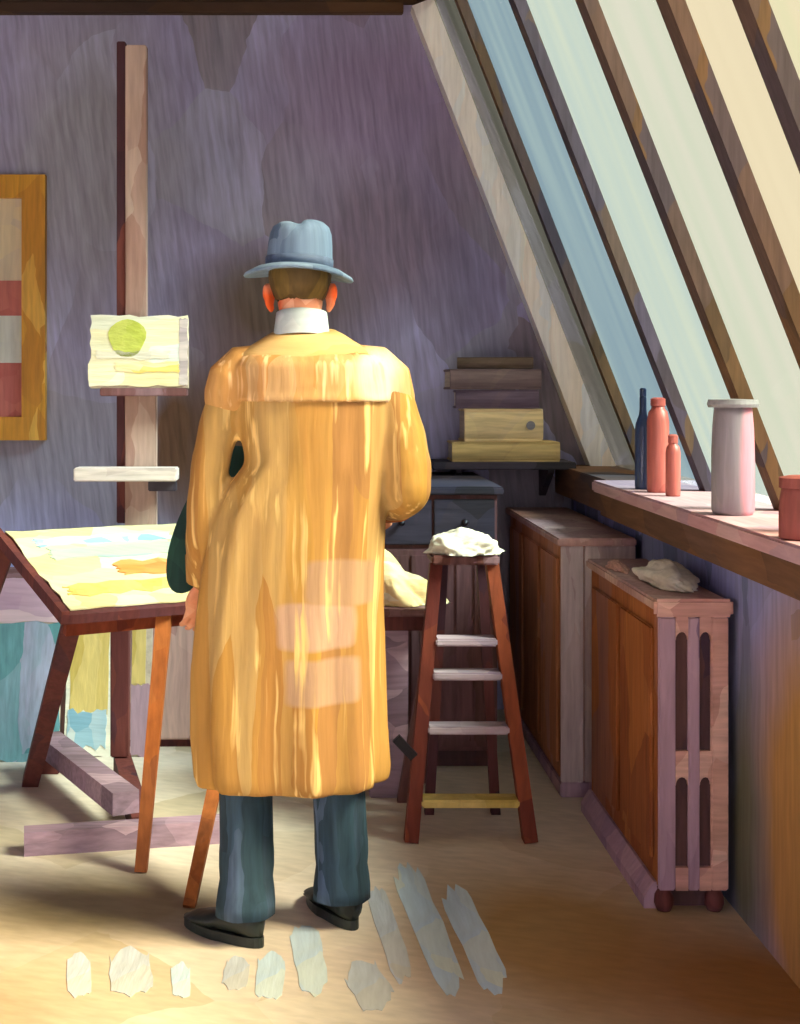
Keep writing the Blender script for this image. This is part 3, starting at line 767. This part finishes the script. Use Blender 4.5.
# ------------------------------------------------------------------ the painter
PD = 3.52
def pq(px, py, dd=0.0):
    return at(px, py, PD + dd)
k_ = PD / F
t = P = thing('person', 'person in long yellow coat and blue-grey hat, seen from behind, holding a palette', 'person', (-.04, PD, 0))
def torso_ring(z, c, rx, ry, yc, off=0.0, amp=0.0, n=72):
    out = []
    for i in range(n):
        a = 2 * PI * i / n
        ca, sa = math.cos(a), math.sin(a)
        e = .82
        x = (abs(ca) ** e) * math.copysign(1, ca); y = (abs(sa) ** e) * math.copysign(1, sa)
        f = 1 + 1.35 * amp * (.55 * math.sin(9 * a + 1.0 + z * 1.5) + .45 * math.sin(14 * a + 2.3 - z) + .3 * math.sin(5 * a + z * 2))
        out.append(Vector((c + x * (rx * f + off), yc + y * (ry * f + off), z)))
    return out
# (image row, left, right, depth radius, centre shift in y, fold)
PROF = [(796, 199, 381, .165, .02, .055), (785, 194, 384, .172, .02, .055), (740, 190, 381, .170, .02, .05), (680, 190, 380, .165, .02, .045),
        (620, 195, 379, .158, .02, .04), (570, 202, 380, .152, .015, .035), (520, 213, 383, .145, .01, .03), (490, 228, 385, .14, .008, .028), (465, 246, 386, .138, .005, .025),
        (420, 240, 388, .135, .0, .02), (385, 240, 390, .132, .0, .012), (362, 236, 385, .122, -.005, .0), (350, 256, 362, .095, -.005, .0),
        (342, 266, 350, .075, .0, 0), (333, 276, 338, .06, .01, 0)]
def prof_ring(y, off=0.0, ampk=1.0):
    for a, b_ in zip(PROF, PROF[1:]):
        if b_[0] <= y <= a[0]:
            s = (a[0] - y) / (a[0] - b_[0])
            q = [a[i] + (b_[i] - a[i]) * s for i in range(6)]
            l, r = pq(q[1], y), pq(q[2], y)
            return torso_ring(at(0, y, PD - .12).z if y > 400 else l.z, (l.x + r.x) / 2, (r.x - l.x) / 2, q[3], PD + q[4], off, q[5] * ampk)
ys = list(range(796, 333, -7)) + [333]
bm = B(); loft(bm, [prof_ring(y) for y in ys])
# sleeves
def sleeve(bm, pts, rad, seed):
    P2, R2 = [], []
    m = len(pts)
    for i in range(m - 1):
        for q in range(8):
            s = q / 8
            p0 = pts[max(0, i - 1)]; p1 = pts[i]; p2 = pts[i + 1]; p3 = pts[min(m - 1, i + 2)]
            P2.append(.5 * ((2 * p1) + (p2 - p0) * s + (2 * p0 - 5 * p1 + 4 * p2 - p3) * s * s + (3 * p1 - p0 - 3 * p2 + p3) * s ** 3))
            R2.append((rad[i] + (rad[i + 1] - rad[i]) * s) * (1 + .022 * math.sin(seed + len(P2) * 1.1)))
    P2.append(pts[-1]); R2.append(rad[-1])
    tube(bm, P2, R2, 20)
SR = [pq(378, 374), pq(396, 420, -.01), pq(407, 465, -.03), pq(406, 494, -.02), Vector((.205, 3.70, 1.07))]
sleeve(bm, SR, [.062, .062, .060, .056, .048], 1)
SL = [pq(240, 374), pq(220, 425, 0), pq(208, 480, 0), pq(204, 535, .01), Vector((-.272, 3.60, .895))]
sleeve(bm, SL, [.060, .052, .047, .047, .043], 4)
coat = obj('coat', bm, M['coat'], P)
remesh(coat, .0085, 3)
# yoke: the lighter shoulder piece, collar, cuffs, back pleats
bm = B()
yk = [404, 400, 392, 385, 375, 366, 358, 355]
R_ = [prof_ring(y, .008 + (.003 if y > 395 else 0), .4) for y in yk] + [prof_ring(y, .0, .4) for y in (354, 370, 404)]
loft(bm, R_, caps=False)
tube(bm, [pq(262, 364), pq(244, 368), pq(233, 380), pq(229, 396)], [.05, .06, .0655, .064], 20)
tube(bm, [pq(356, 364), pq(374, 368), pq(386, 380), pq(390, 400)], [.05, .06, .0655, .064], 20)
yoke = obj('yoke', bm, M['coat_yoke'], P)
remesh(yoke, .007, 2)
bm = B()
cx, cz = (306 - VX) * k_, EYE - (338 - VY) * k_
cr_ = []
for (rz_, rx_, ry_) in ((-.060, .186, .134), (-.034, .166, .128), (-.008, .122, .104), (.010, .094, .082), (.020, .074, .062), (.010, .068, .058), (-.02, .07, .06)):
    cr_.append([Vector((cx + rx_ * math.cos(2 * PI * i / 40), PD + .005 + ry_ * math.sin(2 * PI * i / 40), cz + rz_ + .008 * math.sin(2 * PI * i / 40))) for i in range(40)])
loft(bm, cr_, caps=False); obj('coat_collar', bm, M['coat_collar'], P, smooth=True)
bm = B(); tube(bm, [SR[-1] + Vector((.02, -.06, .012)), SR[-1] + Vector((0, .01, 0))], [.056, .053], 20, round_ends=False); obj('cuff', bm, M['cuff'], P, smooth=True)
bm = B(); tube(bm, [SL[-1] + Vector((.002, -.015, .05)), SL[-1] + Vector((0, .004, -.015))], [.050, .047], 20, round_ends=False); obj('cuff', bm, M['coat'], P, smooth=True)

# body: head, neck, trunk, arms, hands, legs fused into one surface
def ell(bm, c, r, rot=None, sub=4):
    m = Matrix.Translation(Vector(c))
    if rot: m = m @ rot.to_4x4()
    return bmesh.ops.create_icosphere(bm, subdivisions=sub, radius=1, matrix=m @ Matrix.Diagonal((r[0], r[1], r[2], 1)))['verts']
bm = B()
HX = (300 - VX) * k_
hz = 1.645
ell(bm, (HX, PD + .015, hz + .02), (.074, .096, .098))          # skull
ell(bm, (HX, PD + .055, hz - .045), (.058, .062, .075))         # face and jaw
ell(bm, (HX, PD + .100, hz - .092), (.026, .022, .022))         # chin
tube(bm, [(HX, PD + .112, hz + .012), (HX, PD + .128, hz - .02), (HX, PD + .132, hz - .030)], [.010, .014, .016], 12)   # nose
ell(bm, (HX, PD + .110, hz - .062), (.026, .010, .006)); ell(bm, (HX, PD + .109, hz - .072), (.023, .010, .007))         # lips
for s in (-1, 1):
    ell(bm, (HX + s * .03, PD + .100, hz + .022), (.024, .014, .010))       # brow
    ell(bm, (HX + s * .031, PD + .100, hz + .002), (.013, .010, .010))      # eye
    ell(bm, (HX + s * .034, PD + .085, hz - .03), (.024, .022, .022))       # cheek
    ec = Vector((HX + s * .077, PD + .005, hz - .040))
    ell(bm, ec, (.011, .022, .034), Matrix.Rotation(s * .35, 3, 'Z'))       # ear
    ell(bm, ec + Vector((s * .006, -.006, .01)), (.009, .017, .024), Matrix.Rotation(s * .5, 3, 'Z'))
    ell(bm, ec + Vector((-s * .004, .004, -.028)), (.008, .010, .012))
tube(bm, [(HX, PD - .005, hz - .02), (HX - .0, PD - .008, 1.54), (-.02, PD, 1.47)], [.052, .053, .060], 20)
tube(bm, [(-.02, PD, 1.42), (-.025, PD, 1.25), (-.03, PD, 1.05), (-.035, PD + .01, .92)], [.11, .125, .115, .12], 20, squash=.8)
tube(bm, SR[:4] + [SR[4], SR[4] + (SR[4] - SR[3]) * .35], [.045, .044, .042, .038, .030, .026], 14)
tube(bm, SL[:4] + [SL[4], SL[4] + (SL[4] - SL[3]) * .28], [.045, .044, .040, .036, .029, .026], 14)
def hand(bm, wrist, fwd, palm, side, curl=.5, thumb_sign=1):
    """fwd: along the palm; palm: direction the palm faces; side: towards the thumb"""
    fwd, palm = fwd.normalized(), palm.normalized()
    side = fwd.cross(palm) * thumb_sign
    c = wrist + fwd * .045
    rot = Matrix((side, fwd, palm)).transposed()
    ell(bm, c, (.041, .052, .016), rot)
    ell(bm, wrist + fwd * .075, (.039, .022, .014), rot)
    for k in range(4):
        L = (.078, .086, .080, .062)[k]
        o = (.030, .0105, -.0095, -.029)[k]
        p = wrist + fwd * (.082 - abs(k - 1) * .003) + side * o
        dirv = (fwd + side * (o * 2.2)).normalized()
        pts = [p]
        ang = 0
        for q, fr_ in enumerate((.45, .31, .24)):
            ang += curl * (.55, .9, .7)[q]
            dv = dirv * math.cos(ang) + palm * math.sin(ang)
            p = p + dv * L * fr_
            pts.append(p)
        tube(bm, pts, [.0095, .009, .0082, .0068], 10)
    tb = wrist + fwd * .025 + side * .030
    tube(bm, [tb, tb + (fwd * .6 + side * .75 + palm * .2).normalized() * .034, tb + (fwd * .8 + side * .5 + palm * .5).normalized() * .060,
              tb + (fwd * .9 + side * .25 + palm * .7).normalized() * .080], [.014, .0115, .0098, .0078], 10)
WR = SR[4] + (SR[4] - SR[3]).normalized() * .05
hand(bm, WR, Vector((-.35, .9, -.15)), Vector((-.6, -.2, -.6)), None, .6, -1)
WL = SL[4] + Vector((-.006, .012, -.03))
hand(bm, WL, Vector((-.14, .34, -.92)), Vector((-.40, .85, .30)), None, .45, 1)
LA, RA = Vector((px4(243, 3.5), 3.50, .09)), Vector((px4(340, 3.6), 3.60, .09))
tube(bm, [(-.13, PD + .01, .90), (-.15, PD + .01, .50), LA], [.085, .056, .040], 18)
tube(bm, [(.055, PD + .02, .90), (.075, PD + .03, .50), RA], [.085, .056, .040], 18)
body = obj('body', bm, M['skin'], P)
remesh(body, .0042, 2)

# eyes' dark pupils are not needed from behind; hair, hat, shirt collar
bm = B()
hs = ell(bm, (HX, PD + .008, hz + .012), (.079, .100, .092), None, 5)
kill = [v for v in bm.verts if v.co.y > PD + .045 or v.co.z < hz - .052 - (.0 if abs(v.co.x - HX) < .055 else .01) or v.co.z > hz + .085]
bmesh.ops.delete(bm, geom=kill, context='VERTS')
for v in bm.verts:
    nn = noise.noise(v.co * 60) * .002 + noise.noise(Vector((v.co.x * 160, v.co.y * 160, v.co.z * 20))) * .0016
    v.co += (v.co - Vector((HX, PD + .008, hz))).normalized() * nn
hair = obj('hair', bm, M['hair'], P, smooth=True)
sl = hair.modifiers.new('t', 'SOLIDIFY'); sl.thickness = .006; sl.offset = -1
bm = B()
cr_ = []
for (zz_, r1, r2) in ((1.500, .072, .064), (1.545, .066, .060), (1.562, .064, .058), (1.560, .060, .054), (1.50, .062, .055)):
    cr_.append([Vector((HX + .004 + r1 * math.cos(2 * PI * i / 32), PD - .006 + r2 * math.sin(2 * PI * i / 32), zz_ - .012 * math.sin(2 * PI * i / 32))) for i in range(32)])
loft(bm, cr_, caps=False); obj('shirt_collar', bm, M['shirt'], P, smooth=True)

# hat: brim and creased crown
hx, hy, hb = (299 - VX) * k_, PD + .01, EYE - (268 - VY) * k_
Rh = Matrix.Rotation(math.radians(3.0), 4, 'Y') @ Matrix.Rotation(math.radians(-2), 4, 'X')
def hp(v): return Vector((hx, hy, hb)) + (Rh @ Vector(v))
bm = B()
n = 56
def ringh(rx, ry, z, droop=0.0):
    out = []
    for i in range(n):
        a = 2 * PI * i / n
        x, y = rx * math.cos(a), ry * math.sin(a)
        out.append(hp((x, y, z - droop * abs(math.cos(a)) ** 2 + droop * .3 * math.sin(a))))
    return out
loft(bm, [ringh(.078, .096, -.012), ringh(.105, .125, -.010, .006), ringh(.136, .152, -.010, .020), ringh(.139, .155, -.006, .020), ringh(.136, .152, -.002, .018),
          ringh(.108, .126, .000, .004), ringh(.083, .101, .004), ringh(.079, .097, .03)], caps=False)
hat = obj('hat', B(), M['hat'], P)
obj('brim', bm, M['hat'], hat, smooth=True)
bm = B()
rr = []
for (r, z) in ((.082, -.012), (.0835, .0), (.083, .03), (.081, .06), (.078, .085), (.071, .103), (.058, .113), (.038, .116), (.014, .116)):
    ring = []
    for i in range(n):
        a = 2 * PI * i / n
        x, y = r * math.cos(a), r * 1.2 * math.sin(a)
        zz_ = z
        if z > .05:
            kq = (z - .05) / .066
            zz_ -= .008 * kq * math.exp(-((x + .006) / .018) ** 2)       # crease from front to back
            x *= 1 - .12 * kq * max(0, math.sin(a))                     # front pinch
            zz_ += .003 * kq * math.copysign(1, x)
        ring.append(hp((x, y, zz_)))
    rr.append(ring)
loft(bm, rr); obj('crown', bm, M['hat'], hat, smooth=True)
bm = B(); loft(bm, [ringh(.0845, .102, .003), ringh(.0862, .1035, .004), ringh(.0858, .103, .024), ringh(.083, .1, .025)], caps=False); obj('hat_band', bm, M['band'], hat, smooth=True)

# trousers and shoes
for nm, hip, kn, an in (('trouser_leg', Vector((-.125, PD + .01, .80)), Vector((px4(246, 3.51), PD + .0, .45)), Vector((px4(245, 3.5), 3.49, .07))),
                        ('trouser_leg', Vector((.055, PD + .03, .80)), Vector((px4(338, 3.56), PD + .04, .45)), Vector((px4(341, 3.6), 3.60, .07)))):
    bm = B()
    rings = []
    N_ = 26
    for i in range(N_ + 1):
        s = i / N_
        p = hip.lerp(kn, s / .5) if s < .5 else kn.lerp(an, (s - .5) / .5)
        r = .095 - .028 * min(1, s / .5) + (.004 if s > .9 else 0)
        ring = []
        for q in range(36):
            a = 2 * PI * q / 36
            f_ = 1 + .04 * math.sin(3 * a + s * 9) + .025 * math.sin(7 * a + 2) + .03 * math.sin(s * 40) * (s > .8)
            ring.append(p + Vector((math.cos(a) * r * f_, math.sin(a) * r * 1.1 * f_, 0)))
        rings.append(ring)
    loft(bm, rings); obj(nm, bm, M['trouser'], P, smooth=True)
def shoe(heel, toe, label):
    heel, toe = Vector(heel), Vector(toe)
    f_ = (toe - heel); L = f_.length; f_.normalize(); s_ = Vector((f_.y, -f_.x, 0))
    bm = B()
    rings = []
    N_ = 20
    for i in range(N_ + 1):
        q = i / N_
        w = .034 + .012 * math.sin(PI * min(1, q * 1.05) ** 1.4) + (.008 if .5 < q < .85 else 0)
        if q > .88: w *= math.sqrt(max(.02, 1 - ((q - .88) / .125) ** 2))
        if q < .1: w *= math.sqrt(max(.05, 1 - ((.1 - q) / .105) ** 2))
        h = .098 - .02 * q if q < .35 else .091 - .058 * ((q - .35) / .65) ** .7
        if q > .92: h *= .8
        c = heel + f_ * L * q
        ring = []
        for k in range(20):
            a = 2 * PI * k / 20
            x = math.copysign(abs(math.cos(a)) ** .7, math.cos(a)) * w
            zq = math.sin(a); z = .022 + (h - .022) * (zq * .5 + .5)
            ring.append(c + s_ * x * (1 - .22 * max(0, zq)) + Vector((0, 0, z)))
        rings.append(ring)
    loft(bm, rings); sh_ = obj('shoe', bm, M['shoe'], P, smooth=True)
    bm = B(); poly = []
    for k in range(28):
        a = 2 * PI * k / 28
        q = .5 + .52 * math.cos(a)
        poly.append(heel + f_ * L * q + s_ * math.sin(a) ** 1 * (.046 if q > .4 else .040) + Vector((0, 0, .001)))
    prism(bm, poly, (0, 0, .024)); obj('sole', bm, M['shoe'], sh_)
shoe((-.12, 3.44, 0), (-.315, 3.60, 0), 'left')
shoe((.112, 3.55, 0), (.005, 3.78, 0), 'right')

# ------------------------------------------------------------------ palette held at the left forearm
pc = at(209, 519, 3.70)
t = thing('palette', 'dark green oval palette held at the left forearm of the painter', 'palette', at(187, 600, 3.66))
ax = Vector((.40, .10, .90)).normalized()
nn = Vector((.25, 1, -.30)); nn = (nn - ax * nn.dot(ax)).normalized()
sx_ = ax.cross(nn)
bm = B()
n = 40
outer, inner = [], []
for i in range(n):
    a = 2 * PI * i / n
    r = 1 + .06 * math.cos(2 * a + .4)
    outer.append((.20 * math.cos(a) * r, .085 * math.sin(a) * r))
    inner.append((-.10 + .018 * math.cos(a), .018 * math.sin(a)))
def pp(q, h): return pc + ax * q[0] + sx_ * q[1] + nn * h
L_ = [[bm.verts.new(pp(q, h)) for q in ring] for ring, h in ((outer, 0), (outer, .007), (inner, .007), (inner, 0))]
for a, b_ in zip(L_, L_[1:] + L_[:1]):
    for i in range(n):
        j = (i + 1) % n
        bm.faces.new((a[i], a[j], b_[j], b_[i]))
obj('palette_board', bm, M['green'], t)

# ------------------------------------------------------------------ patches of light on the floor, built as thin pale dabs
DB = [((79, 952), (79, 1000), 24, 'faint_dab', 'faint pale dab of painted light on the floor, leftmost of the row'),
      ((128, 946), (133, 998), 42, 'faint_dab', 'broad pale dab of painted light on the floor, second from the left in the row'),
      ((180, 962), (182, 1000), 19, 'pale_blue', 'narrow bright blue-white dab of painted light, third from the left on the floor'),
      ((240, 956), (233, 992), 25, 'faint_dab', 'short pale dab of painted light on the floor below the left shoe'),
      ((273, 952), (267, 1002), 28, 'pale_blue', 'blue-grey leaning dab of painted light just right of the one below the left shoe'),
      ((303, 922), (316, 996), 30, 'pale_blue', 'long blue-grey dab of painted light on the floor between the shoes'),
      ((354, 962), (384, 1010), 36, 'faint_dab', 'broad grey dab of painted light in front of the right shoe'),
      ((374, 888), (406, 984), 22, 'faint_dab', 'slim slanting pale streak of painted light right of the right shoe'),
      ((402, 864), (456, 994), 30, 'pale_blue', 'longest slanting pale streak of painted light in the middle of the floor'),
      ((450, 886), (500, 994), 30, 'pale_blue', 'slanting pale streak of painted light furthest right on the floor')]
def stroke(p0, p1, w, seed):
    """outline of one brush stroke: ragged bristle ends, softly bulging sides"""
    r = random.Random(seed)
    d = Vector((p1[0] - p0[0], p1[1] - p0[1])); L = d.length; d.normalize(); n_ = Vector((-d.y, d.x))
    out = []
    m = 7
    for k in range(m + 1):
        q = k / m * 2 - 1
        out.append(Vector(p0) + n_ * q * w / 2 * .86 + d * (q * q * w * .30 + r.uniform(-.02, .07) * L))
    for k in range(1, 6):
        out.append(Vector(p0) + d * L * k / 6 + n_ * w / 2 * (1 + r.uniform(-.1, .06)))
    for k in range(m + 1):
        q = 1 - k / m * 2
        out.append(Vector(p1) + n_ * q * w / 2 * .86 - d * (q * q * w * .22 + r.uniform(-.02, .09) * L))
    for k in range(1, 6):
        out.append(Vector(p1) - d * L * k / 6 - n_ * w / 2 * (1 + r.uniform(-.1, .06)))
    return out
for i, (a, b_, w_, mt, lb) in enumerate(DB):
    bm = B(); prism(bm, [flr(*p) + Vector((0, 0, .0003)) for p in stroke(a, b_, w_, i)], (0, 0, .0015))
    tag(obj('light_dab', bm, M[mt]), lb, 'paint dab', 'pale dabs of painted light on the floor')  # each dab stands for light on the floor, not real paint
